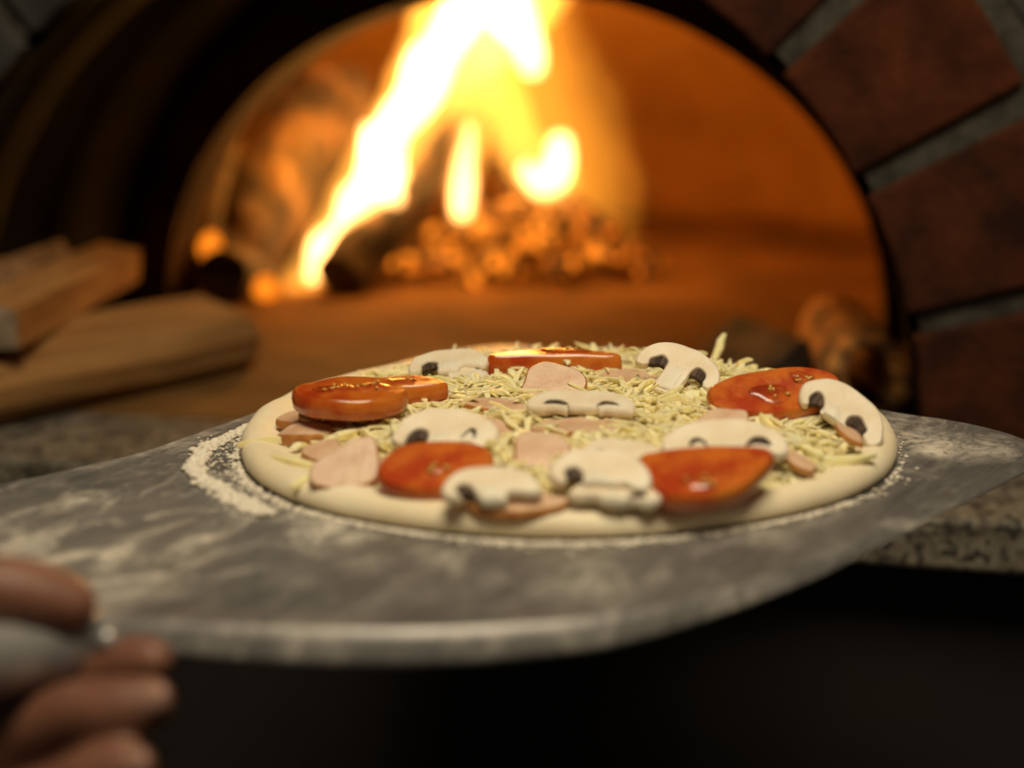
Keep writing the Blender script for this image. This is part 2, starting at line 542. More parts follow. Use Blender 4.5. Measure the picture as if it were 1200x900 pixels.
# baking chamber
DC, DD, DRX, DRY, DRZ = -0.33, 1.86, 0.70, 0.62, 0.50
V, F = [], []
nu, nv = 72, 20
for j in range(nv + 1):
    ph = math.pi / 2 * j / nv
    for i in range(nu):
        th = 2 * math.pi * i / nu
        w = 1 + 0.012 * n3((math.cos(th) * 3, math.sin(th) * 3, ph * 4), 1.0, 3)
        d = DD + DRY * math.sin(th) * math.cos(ph) * w
        e = DC + DRX * math.cos(th) * math.cos(ph) * w
        z = COUNTER + DRZ * math.sin(ph) * w
        V.append(oven(e, max(d, MOUTH + 0.076), z))
for j in range(nv):
    for i in range(nu):
        F.append((j * nu + i, j * nu + (i + 1) % nu, (j + 1) * nu + (i + 1) % nu, (j + 1) * nu + i))
def keep(f):
    return not all(abs((V[i] - Vector((0, 0, CAM_Z))).dot(Vector((SE, CE, 0))) - (MOUTH + 0.076)) < 1e-5 for i in f)
F = [f for f in F if keep(f)]
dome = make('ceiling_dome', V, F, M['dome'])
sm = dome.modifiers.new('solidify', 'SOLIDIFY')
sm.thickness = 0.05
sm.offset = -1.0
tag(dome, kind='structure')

# ------------------------------------------------------------------ firewood by the arch
def prism_log(name, start, end, sect, label, mat_side, mat_end, group, seed, segs=10, rough=0.004, up=Vector((0, 0, 1)), cat='log', curl=0.0):
    """a split log: cross-section (right, up) swept from start to end; ends are their own part"""
    ax = (end - start)
    L = ax.length
    y = ax.normalized()
    x = y.cross(up).normalized()
    z = x.cross(y)
    mw = Matrix((x, y, z)).transposed().to_4x4()
    mw.translation = start
    root = empty(name, mw, label, cat, group)
    s2 = []
    for i in range(len(sect)):
        a, b = sect[i], sect[(i + 1) % len(sect)]
        for t in (0, 0.34, 0.67):
            s2.append((a[0] + (b[0] - a[0]) * t, a[1] + (b[1] - a[1]) * t))
    n = len(s2)
    V, F = [], []
    for k in range(segs + 1):
        t = k / segs
        for p in s2:
            q = Vector((p[0], t * L, p[1]))
            w = n3((p[0] * 30, t * L * 8, p[1] * 30), 1.0, seed)
            w2 = n3((p[0] * 12, t * L * 3, p[1] * 12), 1.0, seed + 9)
            V.append(Vector((q.x + rough * w + rough * w2, q.y, max(q.z + rough * w, min(0.0, p[1])))))
    for k in range(segs):
        for i in range(n):
            F.append((k * n + i, k * n + (i + 1) % n, (k + 1) * n + (i + 1) % n, (k + 1) * n + i))
    make('side', V, F, mat_side, root, smooth=False)
    for k, s in ((0, -1), (segs, 1)):
        ring = [V[k * n + i] for i in range(n)]
        c = sum(ring, Vector()) / n
        mid = [c + (p - c) * 0.5 for p in ring]
        VV = ring + [m_ + Vector((0, s * 0.0015 * (1 + n3(m_, 60, seed)), 0)) for m_ in mid] + [c + Vector((0, s * 0.002, 0))]
        FF = []
        for i in range(n):
            j = (i + 1) % n
            FF += [(i, j, n + j, n + i), (n + i, n + j, 2 * n)]
        make('end_grain', VV, FF, mat_end, root, smooth=False)
    return root

LG = 'firewood in the arch beside the peel'
prism_log('firewood_log', oven(-0.598, 0.912, COUNTER + 0.001), oven(-0.478, 1.168, COUNTER + 0.001),
          [(-0.014, 0), (0.0, 0.013), (0.003, 0.031), (-0.012, 0.047), (-0.075, 0.062), (-0.135, 0.045), (-0.15, 0.0)],
          'long broad split log lying on the counter at the left foot of the arch', M['wood'], M['wood_end'], LG, 3)
prism_log('firewood_log', oven(-0.577, 0.940, COUNTER + 0.061), oven(-0.640, 1.270, COUNTER + 0.061),
          [(0, 0), (0.002, 0.030), (-0.035, 0.038), (-0.078, 0.022), (-0.07, 0.0)],
          'short angular split log resting on top of the broad log, pale end toward viewer', M['wood'], M['wood_end'], LG, 8, rough=0.003)
prism_log('firewood_log', oven(-0.678, 1.02, COUNTER + 0.062), oven(-0.690, 1.20, COUNTER + 0.062),
          [(0.018, 0), (0.02, 0.025), (0.004, 0.044), (-0.014, 0.036), (-0.018, 0.0)],
          'dark bark covered log at the back of the left firewood stack', M['bark'], M['wood_end'], LG, 14, rough=0.005)

# curled bark piece and dark log at the right foot of the arch
def curl_log(label, base, direction, r, L, seed):
    y = direction.normalized()
    x = y.cross(Vector((0, 0, 1))).normalized()
    z = x.cross(y)
    mw = Matrix((x, y, z)).transposed().to_4x4()
    mw.translation = base
    root = empty('firewood_log', mw, label, 'log', LG)
    n, segs = 30, 10
    V, F = [], []
    for k in range(segs + 1):
        t = k / segs
        for s in (0, 1):
            for i in range(n + 1):
                a = R(-55) + R(290) * i / n
                rr = (r if s == 0 else r * (0.66 - 0.12 * math.sin(a * 2 + 1)))
                rr *= 1 + 0.12 * n3((math.cos(a) * 2, math.sin(a) * 2, t * 3), 1, seed)
                V.append(Vector((rr * 0.98 * math.cos(a), t * L + 0.012 * n3((math.cos(a) * 2, math.sin(a) * 2, s), 1, seed + 2), max(r * 0.95 + rr * 0.98 * math.sin(a), 0.0))))
    k2 = n + 1
    ix = lambda k, s, i: (k * 2 + s) * k2 + i
    for k in range(segs):
        for i in range(n):
            F.append((ix(k, 0, i), ix(k, 0, i + 1), ix(k + 1, 0, i + 1), ix(k + 1, 0, i)))
            F.append((ix(k, 1, i), ix(k + 1, 1, i), ix(k + 1, 1, i + 1), ix(k, 1, i + 1)))
        for i in (0, n):
            F.append((ix(k, 0, i), ix(k + 1, 0, i), ix(k + 1, 1, i), ix(k, 1, i)))
    make('bark', V, F, M['bark_firelit'], root)
    for k in (0, segs):
        VV, FF = [], []
        s0 = 0
        VV += [V[ix(k, 0, i)] for i in range(n + 1)] + [V[ix(k, 1, i)] for i in range(n + 1)]
        for i in range(n):
            FF.append((s0 + i, s0 + i + 1, s0 + n + 2 + i, s0 + n + 1 + i))
        make('end_grain', VV, FF, M['bark_firelit'], root, smooth=False)
    return root
curl_log('curled bark log with hollow dark middle standing against the right foot of the arch',
         oven(0.048, 1.105, COUNTER + 0.001), oven(0.022, 1.30, 0) - oven(0.048, 1.105, 0), 0.033, 0.20, 5)
prism_log('firewood_log', oven(-0.012, 1.20, COUNTER + 0.001), oven(-0.070, 1.33, COUNTER + 0.001),
          [(0.022, 0), (0.018, 0.036), (0.004, 0.040), (-0.022, 0.016), (-0.026, 0.0)],
          'charred dark log lying just left of the curled bark log', M['char'], M['char'], LG, 21, rough=0.006)

# ------------------------------------------------------------------ fire
def rough_log(name, pts, radii, m, label, cat, group, seed, n=14, amp=0.18):
    P = [Vector(p) for p in pts]
    root_pt = P[0]
    path = spline([tuple(p - root_pt) + (r,) for p, r in zip(P, radii)], 5)
    V, F = tube([Vector(p[:3]) for p in path], [p[3] for p in path], n)
    c = [Vector(p[:3]) for p in path]
    VV = []
    for i, v in enumerate(V):
        q = c[i // n]
        w = 1 + amp * n3(v, 22, seed) + amp * 0.6 * n3(v, 60, seed + 3)
        VV.append(q + (v - q) * w)
    o = make(name, VV, F, m, smooth=False)
    o.location = root_pt
    return tag(o, label, cat, group)

FG = 'burning logs inside the oven'
hz = lambda px, py: at_z(px, py, COUNTER)
rough_log('burning_log', [at_depth(398, 326, 1.68), at_depth(470, 235, 1.80), at_depth(560, 110, 1.98)], [0.032, 0.036, 0.030], M['char'],
          'black charred log leaning up to the right under the tallest white flame', 'log', FG, 1)
rough_log('burning_log', [at_depth(268, 318, 1.70), at_depth(318, 220, 1.82), at_depth(372, 120, 1.98)], [0.045, 0.062, 0.055], M['char_brown'],
          'scorched brown log leaning at the left side of the fire', 'log', FG, 2)
rough_log('burning_log', [at_depth(330, 290, 1.84), at_depth(385, 190, 1.94), at_depth(402, 100, 2.02)], [0.05, 0.055, 0.045], M['char'],
          'black log standing between the scorched brown log and the tallest flame', 'log', FG, 3)
rough_log('burning_log', [at_depth(262, 322, 1.60), at_depth(330, 318, 1.92)], [0.030, 0.034], M['char'],
          'black log end at the lower left of the fire, lying flat on the hearth', 'log', FG, 4)
rough_log('burning_log', [at_depth(700, 285, 1.86), at_depth(620, 215, 1.92), at_depth(565, 130, 2.02)], [0.035, 0.036, 0.028], M['ember'],
          'glowing red log leaning left behind the ember heap', 'log', FG, 5)
# thin burning stick at the far left
def along(pts, m=6):
    return spline(pts, m)
st = rough_log('burning_stick', [at_depth(249, 305, 1.62), at_depth(252, 250, 1.66), at_depth(275, 160, 1.74)], [0.010, 0.008, 0.006], M['char'],
               'thin burning stick with a glowing orange tip at the far left of the fire', 'stick', None, 6, 8)
def glow_ball(px, py, d, r_px, name, parent, m, squash=1.3):
    bm = bmesh.new()
    bmesh.ops.create_icosphere(bm, subdivisions=2, radius=r_px * d / FPX)
    for v in bm.verts:
        v.co *= 1 + 0.15 * n3(v.co, 60, px)
        v.co.z *= squash
    me = bpy.data.meshes.new(name)
    bm.to_mesh(me)
    bm.free()
    o = link(name, me, m, parent)
    o.location = at_depth(px, py, d) - (parent.location if parent else Vector())
    return o
glow_ball(247, 291, 1.61, 14, 'glowing_tip', st, M['tip_glow'], 1.5)
tag(glow_ball(311, 338, 1.64, 15, 'ember', None, M['tip_glow'], 1.0), 'round bright ember on the hearth at the foot of the tallest flame', 'ember')

# heap of embers
rnd = random.Random(5)
V, F, hot = [], [], []
for i in range(90):
    a = rnd.uniform(0, 2 * math.pi)
    q = math.sqrt(rnd.random())
    px = 612 + 160 * q * math.cos(a)
    dep = 1.86 + 0.13 * q * math.sin(a)
    hgt = (1 - q) * 0.10 * rnd.uniform(0.4, 1.05)
    r = rnd.uniform(0.009, 0.021)
    sx, sy, sz = rnd.uniform(0.8, 1.5), rnd.uniform(0.8, 1.5), rnd.uniform(0.6, 1.0)
    c = Vector(((px - 600) / FPX * dep, (dep + COUNTER * SP) / CP, CAM_Z + COUNTER + r * sz * 0.75 + hgt))
    bm = bmesh.new()
    bmesh.ops.create_icosphere(bm, subdivisions=2, radius=r)
    b = len(V)
    for v in bm.verts:
        w = 1 + 0.35 * n3(v.co, 45, i * 3.1)
        V.append(c + Vector((v.co.x * sx, v.co.y * sy, v.co.z * sz)) * w)
    h = rnd.random() < 0.45
    for f in bm.faces:
        F.append(tuple(b + v.index for v in f.verts))
        hot.append(1 if h else 0)
    bm.free()
eh = make('ember_heap', V, F, M['ember'], smooth=False)
eh.data.materials.append(M['ember_hot'])
eh.data.polygons.foreach_set('material_index', hot)
tag(eh, 'low heap of glowing orange embers under the flames', 'embers', kind='stuff')

# flames: tapering tongues of glowing gas
def tongue(name, rows, m, parent=None, n=14, seed=0, amp=0.16):
    """rows: (px, py, radius px, depth)"""
    path = spline([tuple(at_depth(x, y, d)) + (r * d / FPX,) for x, y, r, d in rows], 5)
    base = Vector(path[0][:3]) if parent is None else parent.location
    pts = [Vector(p[:3]) - base for p in path]
    rad = [max(p[3], 0.002) for p in path]
    t0, t1 = (pts[0] - pts[1]).normalized(), (pts[-1] - pts[-2]).normalized()
    head = [(pts[0] + t0 * rad[0] * c, rad[0] * s) for c, s in ((0.95, 0.25), (0.7, 0.7), (0.35, 0.93))]
    tail = [(pts[-1] + t1 * rad[-1] * c, rad[-1] * s) for c, s in ((0.35, 0.93), (0.7, 0.7), (0.95, 0.25))]
    pts = [h[0] for h in head] + pts + [h[0] for h in tail]
    rad = [h[1] for h in head] + rad + [h[1] for h in tail]
    V, F = tube(pts, rad, n, up=Vector((0.3, 1, 0.1)))
    VV = []
    for i, v in enumerate(V):
        q = pts[i // n]
        VV.append(q + (v - q) * (1 + amp * n3(v, 28, seed)))
    o = make(name, VV, F, m, parent)
    if parent is None: o.location = base
    return o

fA = tongue('flame', [(352, 330, 22, 1.70), (392, 275, 30, 1.72), (430, 215, 36, 1.74), (480, 130, 42, 1.78), (515, 70, 52, 1.82), (560, 10, 80, 1.86), (600, -40, 80, 1.88)], M['flame_mid'], seed=1)
tag(fA, 'tallest white hot flame slanting up to the right along the charred log', 'flame')
tongue('flame_core', [(366, 320, 13, 1.70), (380, 292, 18, 1.71), (398, 268, 17, 1.72), (420, 238, 25, 1.73), (446, 205, 29, 1.75), (452, 165, 27, 1.76), (480, 125, 24, 1.78), (494, 92, 30, 1.80), (518, 55, 24, 1.82), (545, 12, 28, 1.85), (575, -30, 34, 1.87)], M['flame'], fA, seed=2, amp=0.3)
tongue('flame_core', [(430, 150, 8, 1.75), (436, 172, 14, 1.75), (448, 200, 16, 1.75), (458, 232, 15, 1.74)], M['flame'], fA, seed=12, amp=0.2)
fB = tongue('flame', [(624, 78, 15, 1.86), (614, 48, 21, 1.86), (596, 14, 30, 1.87), (580, -30, 36, 1.88)], M['flame'], seed=3, amp=0.25)
tag(fB, 'short white flame hanging down from the top at the right of the tallest flame', 'flame')
fC = tongue('flame', [(541, 252, 17, 1.84), (544, 215, 21, 1.85), (548, 165, 26, 1.87), (556, 110, 32, 1.89), (560, 50, 44, 1.90)], M['flame_mid'], seed=4)
tag(fC, 'narrow upright flame in the middle of the fire', 'flame')
tongue('flame_core', [(541, 247, 12, 1.84), (542, 220, 14, 1.85), (546, 185, 10, 1.86), (550, 150, 6, 1.87)], M['flame'], fC, seed=5, amp=0.25)
fD = tongue('flame', [(646, 210, 34, 1.86), (622, 192, 32, 1.87), (602, 150, 28, 1.88), (590, 95, 26, 1.90), (580, 40, 30, 1.90)], M['flame_mid'], seed=6)
tag(fD, 'small bright hooked flame at the right above the ember heap', 'flame')
tongue('flame_core', [(618, 200, 13, 1.86), (638, 214, 20, 1.86), (654, 196, 20, 1.86), (657, 168, 15, 1.87)], M['flame'], fD, seed=7, amp=0.2)
fE = tongue('flame', [(705, 285, 45, 1.92), (690, 220, 70, 1.92), (645, 150, 90, 1.93), (600, 70, 95, 1.94), (570, 0, 100, 1.95)], M['flame_faint'], seed=8, amp=0.2)
tag(fE, 'broad faint orange sheet of flame rising behind the small hooked flame', 'flame')
tongue('flame_core', [(690, 270, 36, 1.92), (675, 215, 56, 1.92), (636, 150, 72, 1.93), (598, 70, 76, 1.94), (570, 0, 80, 1.95)], M['flame_faint'], fE, seed=18, amp=0.2)
tongue('flame_core', [(676, 255, 26, 1.92), (660, 210, 40, 1.92), (626, 150, 52, 1.93), (596, 70, 58, 1.94), (570, 0, 60, 1.95)], M['flame_faint'], fE, seed=19, amp=0.2)
fF = tongue('flame', [(246, 292, 9, 1.63), (252, 240, 9, 1.66), (264, 190, 12, 1.70), (280, 140, 10, 1.74)], M['flame_soft'], seed=9)
tag(fF, 'thin faint flame climbing the burning stick at the far left', 'flame')

# light given off by the flames
lamp('flame_light', 'POINT', at_depth(425, 150, 1.75), 2.3, FIRE, 0.04)
lamp('flame_light', 'POINT', at_depth(580, 20, 1.86), 1.8, FIRE, 0.05)
lamp('flame_light', 'POINT', at_depth(640, 190, 1.84), 0.6, FIRE, 0.04)

# ------------------------------------------------------------------ peel
PZ = CAM_Z + PEEL
BP = [(-75, 580), (37, 557), (149, 531), (227, 505), (300, 479), (400, 443), (480, 418), (545, 405), (600, 401), (660, 408), (800, 434),
      (1045, 479), (1120, 490), (1178, 502), (1212, 516), (1224, 532), (1192, 554), (1100, 599), (1020, 640), (955, 668), (850, 700),
      (740, 726), (640, 738), (500, 746), (350, 745), (200, 738), (80, 727), (-20, 705), (-110, 670), (-150, 630), (-140, 600)]
bp = [at_z(x, y, PEEL) for x, y in BP]
AX = Vector((0.57, 0.82, 0)).normalized()
bc = sum(bp, Vector()) / len(bp)
ang = math.atan2(AX.y, AX.x)
mwp = Matrix.Translation(bc) @ Matrix.Rotation(ang, 4, 'Z')
peel = empty('pizza_peel', mwp, 'large flour dusted metal pizza peel holding the raw pizza in front of the oven', 'pizza peel')
inv = mwp.inverted()
lp = [inv @ p for p in bp]
loop = [Vector(p) for p in closed_spline([(p.x, p.y) for p in lp], 5)]
n = len(loop)
near = lambda p: min(max((-(mwp @ Vector((p.x, p.y, 0))).y + 0.50) / 0.09, 0), 1)
V, F = [], []
rings = [(0.0, 0), (0.35, 0), (0.7, 0), (0.9, 0), (0.950, 0), (0.963, 0.0011), (0.973, 0.0004), (0.985, -0.35), (0.995, -0.68), (1.0, -0.92), (0.99, -1), (0.9, -1), (0.5, -1)]
for s, zz in rings:
    for p in loop:
        th = 0.0025 + 0.0095 * near(p) ** 1.3
        z = (zz if zz < 0 else zz * near(p)) if zz > -0.01 else zz * th
        V.append(Vector((p.x * s, p.y * s, z)))
for k in range(len(rings) - 1):
    for i in range(n):
        F.append((k * n + i, k * n + (i + 1) % n, (k + 1) * n + (i + 1) % n, (k + 1) * n + i))
F.append(tuple((len(rings) - 1) * n + i for i in range(n)))
bl = make('blade', V, F, M['blade'], peel)
# handle with socket and rivet
h0 = at_z(112, 752, PEEL - 0.010)
back = Vector((-0.57, -0.80, 0.19)).normalized()
hp = [h0 + back * 0.0, h0 + back * 0.005, h0 + back * 0.02, h0 + back * 0.05, h0 + back * 0.30, h0 + back * 0.62, h0 + back * 0.63]
V, F = tube([inv @ p for p in hp], [0.0105, 0.0115, 0.0120, 0.0120, 0.012, 0.012, 0.009], 20)
make('handle', V, F, M['handle'], peel)
sk = [h0 + AX * 0.075, h0 + AX * 0.05, h0 + AX * 0.02, h0 + back * 0.0, h0 + back * 0.012]
V, F = tube([inv @ (p + Vector((0, 0, -0.005))) for p in sk], [0.010, 0.014, 0.0145, 0.0138, 0.013], 20, flat=0.75)
# socket sits under the blade, only its lip shows
V = [Vector((v.x, v.y, min(v.z, -0.0012) if v.x > (inv @ h0).x + 0.016 else v.z)) for v in V]
make('socket', V, F, M['handle'], peel)
bm = bmesh.new()
bmesh.ops.create_uvsphere(bm, u_segments=12, v_segments=8, radius=0.0042)
me = bpy.data.meshes.new('rivet')
bm.to_mesh(me)
bm.free()
rv = link('rivet', me, M['handle'], peel)
rv.location = inv @ (at_depth(126, 750, 0.452))

# ------------------------------------------------------------------ pizza
PC = Vector((0.0255, 0.6585, PZ))
pz = empty('pizza', Matrix.Translation(PC), 'raw pizza with a thick pale rim on the metal peel', 'pizza')
PR = 0.153
def prad(a):
    return PR * (1 + 0.012 * math.sin(2 * a + 0.6) + 0.010 * math.sin(3 * a + 2.0) + 0.004 * math.sin(7 * a))
V, F = [], []
prof = [(0.0, 0.0062), (0.3, 0.0062), (0.6, 0.0060), (0.78, 0.0062), (0.865, 0.0076), (0.905, 0.0096), (0.94, 0.0108), (0.966, 0.0106), (0.985, 0.0090), (0.995, 0.0066), (1.0, 0.0042), (0.995, 0.0018), (0.98, 0.0005), (0.6, 0.0005)]
n = 120
for r, z in prof:
    for i in range(n):
        a = 2 * math.pi * i / n
        rr = prad(a) * r
        p = Vector((rr * math.cos(a), rr * math.sin(a), z))
        if z > 0.003:
            p.z += 0.0009 * n3((math.cos(a) * r * 3, math.sin(a) * r * 3, 0), 2.2, 4) * (1.6 if r > 0.8 else 0.6)
        V.append(p)
for k in range(len(prof) - 1):
    for i in range(n):
        F.append((k * n + i, k * n + (i + 1) % n, (k + 1) * n + (i + 1) % n, (k + 1) * n + i))
F.append(tuple((len(prof) - 1) * n + i for i in range(n)))
make('dough', V, F, M['dough'], pz)
V, F = [], []
for k, r in enumerate((0, 0.4, 0.7, 0.84, 0.872)):
    for i in range(n):
        a = 2 * math.pi * i / n
        rr = prad(a) * (r + (0.035 * n3((math.cos(a) * 4, math.sin(a) * 4, 0), 1, 8) if r > 0.75 else 0))
        z = 0.0084 if r < 0.87 else 0.0060
        V.append(Vector((rr * math.cos(a), rr * math.sin(a), z + 0.0010 * n3((rr * math.cos(a), rr * math.sin(a), 0), 60, 2))))
for k in range(4):
    for i in range(n):
        F.append((k * n + i, k * n + (i + 1) % n, (k + 1) * n + (i + 1) % n, (k + 1) * n + i))
make('cream_sauce', V, F, M['sauce'], pz)

# ------------------------------------------------------------------ toppings: flat slices cut from an outline
def inset(poly, r):
    n = len(poly)
    area = sum(poly[i - 1][0] * poly[i][1] - poly[i][0] * poly[i - 1][1] for i in range(n))
    sg = 1 if area > 0 else -1
    out = []
    for i in range(n):
        a, b, c = Vector(poly[i - 1]), Vector(poly[i]), Vector(poly[(i + 1) % n])
        t = (c - a)
        if t.length < 1e-9: t = Vector((1, 0))
        t.normalize()
        out.append(tuple(b + Vector((-t.y, t.x)) * (r * sg)))
    return out

def slab(root, names, mats, outline, t, spacing=0.0035, warp=None, edge=0.0007, holes=()):
    """face part (front and back) and side band part of a slice"""
    inn = inset(outline, edge)
    pts = [Vector(p) for p in inn]
    n = len(pts)
    edges = [(i, (i + 1) % n) for i in range(n)]
    for hl in holes:
        b = len(pts)
        pts += [Vector(p) for p in hl]
        edges += [(b + i, b + (i + 1) % len(hl)) for i in range(len(hl))]
    nb = len(pts)
    xs, ys = [p[0] for p in inn], [p[1] for p in inn]
    def inpoly(p, lp):
        c = False
        for i in range(len(lp)):
            a, b = lp[i], lp[i - 1]
            if (a[1] > p[1]) != (b[1] > p[1]) and p[0] < (b[0] - a[0]) * (p[1] - a[1]) / (b[1] - a[1]) + a[0]:
                c = not c
        return c
    def inside(p):
        return inpoly(p, inn) and not any(inpoly(p, hl) for hl in holes)
    y = min(ys) + spacing / 2
    row = 0
    while y < max(ys):
        x = min(xs) + spacing * (0.5 if row % 2 else 0.2)
        while x < max(xs):
            if inside((x, y)) and min((Vector((x, y)) - q).length for q in pts[:nb]) > spacing * 0.5:
                pts.append(Vector((x, y)))
            x += spacing
        y += spacing * 0.87
        row += 1
    vo, eo, fo, ov, oe, of = delaunay_2d_cdt(pts, edges, [], 0, 1e-7)
    fs = [f for f in fo if inside(tuple(sum((vo[i] for i in f), Vector((0, 0))) / len(f)))]
    wz = warp or (lambda x, y: 0.0)
    m = len(vo)
    Vv = [Vector((v.x, v.y, t / 2 + wz(v.x, v.y))) for v in vo] + [Vector((v.x, v.y, -t / 2 + wz(v.x, v.y))) for v in vo]
    Ff = [tuple(f) for f in fs] + [tuple(i + m for i in reversed(f)) for f in fs]
    for hl in holes:           # walls of the hollows
        b = len(Vv)
        k = len(hl)
        Vv += [Vector((p[0], p[1], t / 2 + wz(*p))) for p in hl] + [Vector((p[0], p[1], -t / 2 + wz(*p))) for p in hl]
        Ff += [(b + i, b + (i + 1) % k, b + k + (i + 1) % k, b + k + i) for i in range(k)]
    make(names[0], Vv, Ff, mats[0], root)
    S = []
    for z, lp in ((t / 2, inn), (t / 2 - edge, outline), (0, outline), (-t / 2 + edge, outline), (-t / 2, inn)):
        k = 1.0 if z else 1.015
        S += [Vector((p[0] * k, p[1] * k, z + wz(p[0], p[1]))) for p in lp]
    FS = []
    for k in range(4):
        for i in range(n):
            FS.append((k * n + i, k * n + (i + 1) % n, (k + 1) * n + (i + 1) % n, (k + 1) * n + i))
    make(names[1], S, FS, mats[1], root)
    return wz

TOPS = []
def lay(name, px, py, h, tilt, spin, label, cat, group, yaw=0.0, roll=0.0, size=(0.03, 0.03, 0.004)):
    """root of a topping: centre seen at (px,py), h above the peel, tipped toward the viewer by tilt"""
    loc = at_z(px, py, PEEL + h)
    mw = Matrix.Translation(loc) @ Matrix.Rotation(R(yaw), 4, 'Z') @ Matrix.Rotation(R(roll), 4, 'Y') @ Matrix.Rotation(R(tilt), 4, 'X') @ Matrix.Rotation(R(spin), 4, 'Z')
    root = empty(name, mw, label, cat, group)
    TOPS.append((mw.inverted(), size[0] / 2, size[1] / 2, size[2] / 2))
    return root

def mirror(pts):
    return pts + [(-x, y) for x, y in reversed(pts) if abs(x) > 1e-6]

def mushroom(px, py, h, w, tilt, spin, label, t=0.0045, aspect=1.0, stem=1.0, yaw=0, roll=0, seed=0, sweep=(1, 1), bend=0.0, gap=(1.0, 1.0), lean=0.0, cut=(False, False)):
    root = lay('mushroom_slice', px, py, h, tilt, spin, label, 'mushroom', 'mushroom slices on the pizza', yaw, roll, (w, w * (0.62 + 0.35 * (stem > 0.8)) * aspect, t))
    rnd = random.Random(seed)
    def half(sx, open_):
        """cap edge from the crown round to the rim, in to the stem and down it"""
        rim = rnd.uniform(-0.02, 0.02)
        cap = [(0.0, 0.32), (0.14, 0.315), (0.28, 0.27), (0.40, 0.175), (0.475, 0.05), (0.498, -0.06), (0.475, -0.15 + rim), (0.415, -0.195 + rim), (0.34, -0.185), (0.27, -0.145), (0.20, -0.135)]
        st = [(0.145, -0.17), (0.135, -0.22 * stem - 0.07), (0.135, -0.34 * stem - 0.06), (0.10, -0.40 * stem - 0.06), (0.0, -0.41 * stem - 0.06)]
        if open_:      # the cap edge stands free of the stem and the gills show between them
            cap = cap[:8] + [(0.355, -0.185), (0.325, -0.125), (0.338, -0.055), (0.295, 0.020), (0.225, 0.045), (0.165, -0.005), (0.145, -0.09)]
        pts = cap + st
        return [(sx * x + rnd.uniform(-.010, .010) * (x > 0) + lean * min(y, 0), y + rnd.uniform(-.010, .010)) for x, y in pts]
    a, b = half(sweep[0], cut[0]), half(sweep[1], cut[1])
    poly = a + [(-x + 2 * lean * min(y, 0), y) for x, y in reversed(b[1:-1])]
    poly = closed_spline([(x * w, y * w * aspect) for x, y in poly][::-1], 3)
    warp = lambda x, y: bend * (x / w) ** 2 * w + 0.0007 * n3((x, y, 0), 70, seed)
    holes, pads = [], []
    for s, sx, gp, op in ((1, sweep[0], gap[0], cut[0]), (-1, sweep[1], gap[1], cut[1])):
        if op:
            g = [(0.125, -0.10), (0.145, 0.005), (0.215, 0.060), (0.305, 0.035), (0.355, -0.05), (0.345, -0.120), (0.30, -0.115), (0.21, -0.075)]
            g = [(s * x * sx + lean * min(y, 0), y) for x, y in g]
            pads.append(closed_spline([(x * w, y * w * aspect) for x, y in g], 3))
            continue
        if gp <= 0: continue
        up = [(0.125, -0.065), (0.17, 0.015), (0.235, 0.050), (0.305, 0.020), (0.350, -0.065)]
        lo = [(0.325, -0.085), (0.285, -0.035 - 0.03 * gp), (0.225, 0.010 - 0.055 * gp), (0.170, -0.030 - 0.045 * gp), (0.135, -0.085)]
        k = 0.45 + 0.55 * min(gp, 1.0)
        up = [(0.235 + (x - 0.235) * k, y) for x, y in up]
        lo = [(0.235 + (x - 0.235) * k, y) for x, y in lo]
        g = [(s * (x * sx + rnd.uniform(-.008, .008)) + lean * y, y + rnd.uniform(-.008, .008)) for x, y in up + lo]
        holes.append(closed_spline([(x * w, y * w * aspect) for x, y in g], 3))
    slab(root, ('flesh', 'rim'), (M['flesh'], M['flesh']), poly, t, w / 14, warp, 0.0007, holes)
    for gp in holes + pads:
        n = len(gp)
        tz = t * 0.5 - 0.0007
        c = (sum(p[0] for p in gp) / n, sum(p[1] for p in gp) / n)
        VV = []
        for z, k in ((tz * 0.7, 0.0), (tz * 0.85, 0.5), (tz, 1.03), (-tz, 1.03), (-tz * 0.6, 0.0)):
            for i, p in enumerate(gp):
                q = (c[0] + (p[0] - c[0]) * k, c[1] + (p[1] - c[1]) * k)
                VV.append(Vector((q[0], q[1], z + warp(*q) + (0.0003 * (i % 2) if k == 0.5 else 0))))
        FF = []
        for k in range(4):
            for i in range(n):
                FF.append((k * n + i, k * n + (i + 1) % n, (k + 1) * n + (i + 1) % n, (k + 1) * n + i))
        tag(make('gills', VV, FF, M['gill'], root), 'dark brown gills')
    if stem < 0.2: return root
    # the stem stands a little proud of the cut face
    VV, FF = [], []
    nk, nj = 8, 9
    for k in range(nk + 1):
        q = k / nk
        yy = (0.03 - q * (0.03 + 0.36 * stem + 0.055))
        hw = 0.120 - 0.015 * math.sin(q * 3.0) + 0.01 * q
        for j in range(nj):
            c = (j / (nj - 1) - 0.5) * 2
            x = (c * hw + lean * min(yy, 0) * 1.0) * w
            y = yy * aspect * w
            z = t / 2 + warp(x, y) + (0.0009 * (1 - c * c) * min(1, q * 3) - 0.0004) + 0.00025 * math.sin(c * 9 + seed)
            VV.append(Vector((x, y, z)))
    for k in range(nk):
        for j in range(nj - 1):
            FF.append((k * nj + j, k * nj + j + 1, (k + 1) * nj + j + 1, (k + 1) * nj + j))
    so = make('stem', VV, FF, M['flesh'], root)
    so.modifiers.new('solidify', 'SOLIDIFY').thickness = 0.0012
    return root

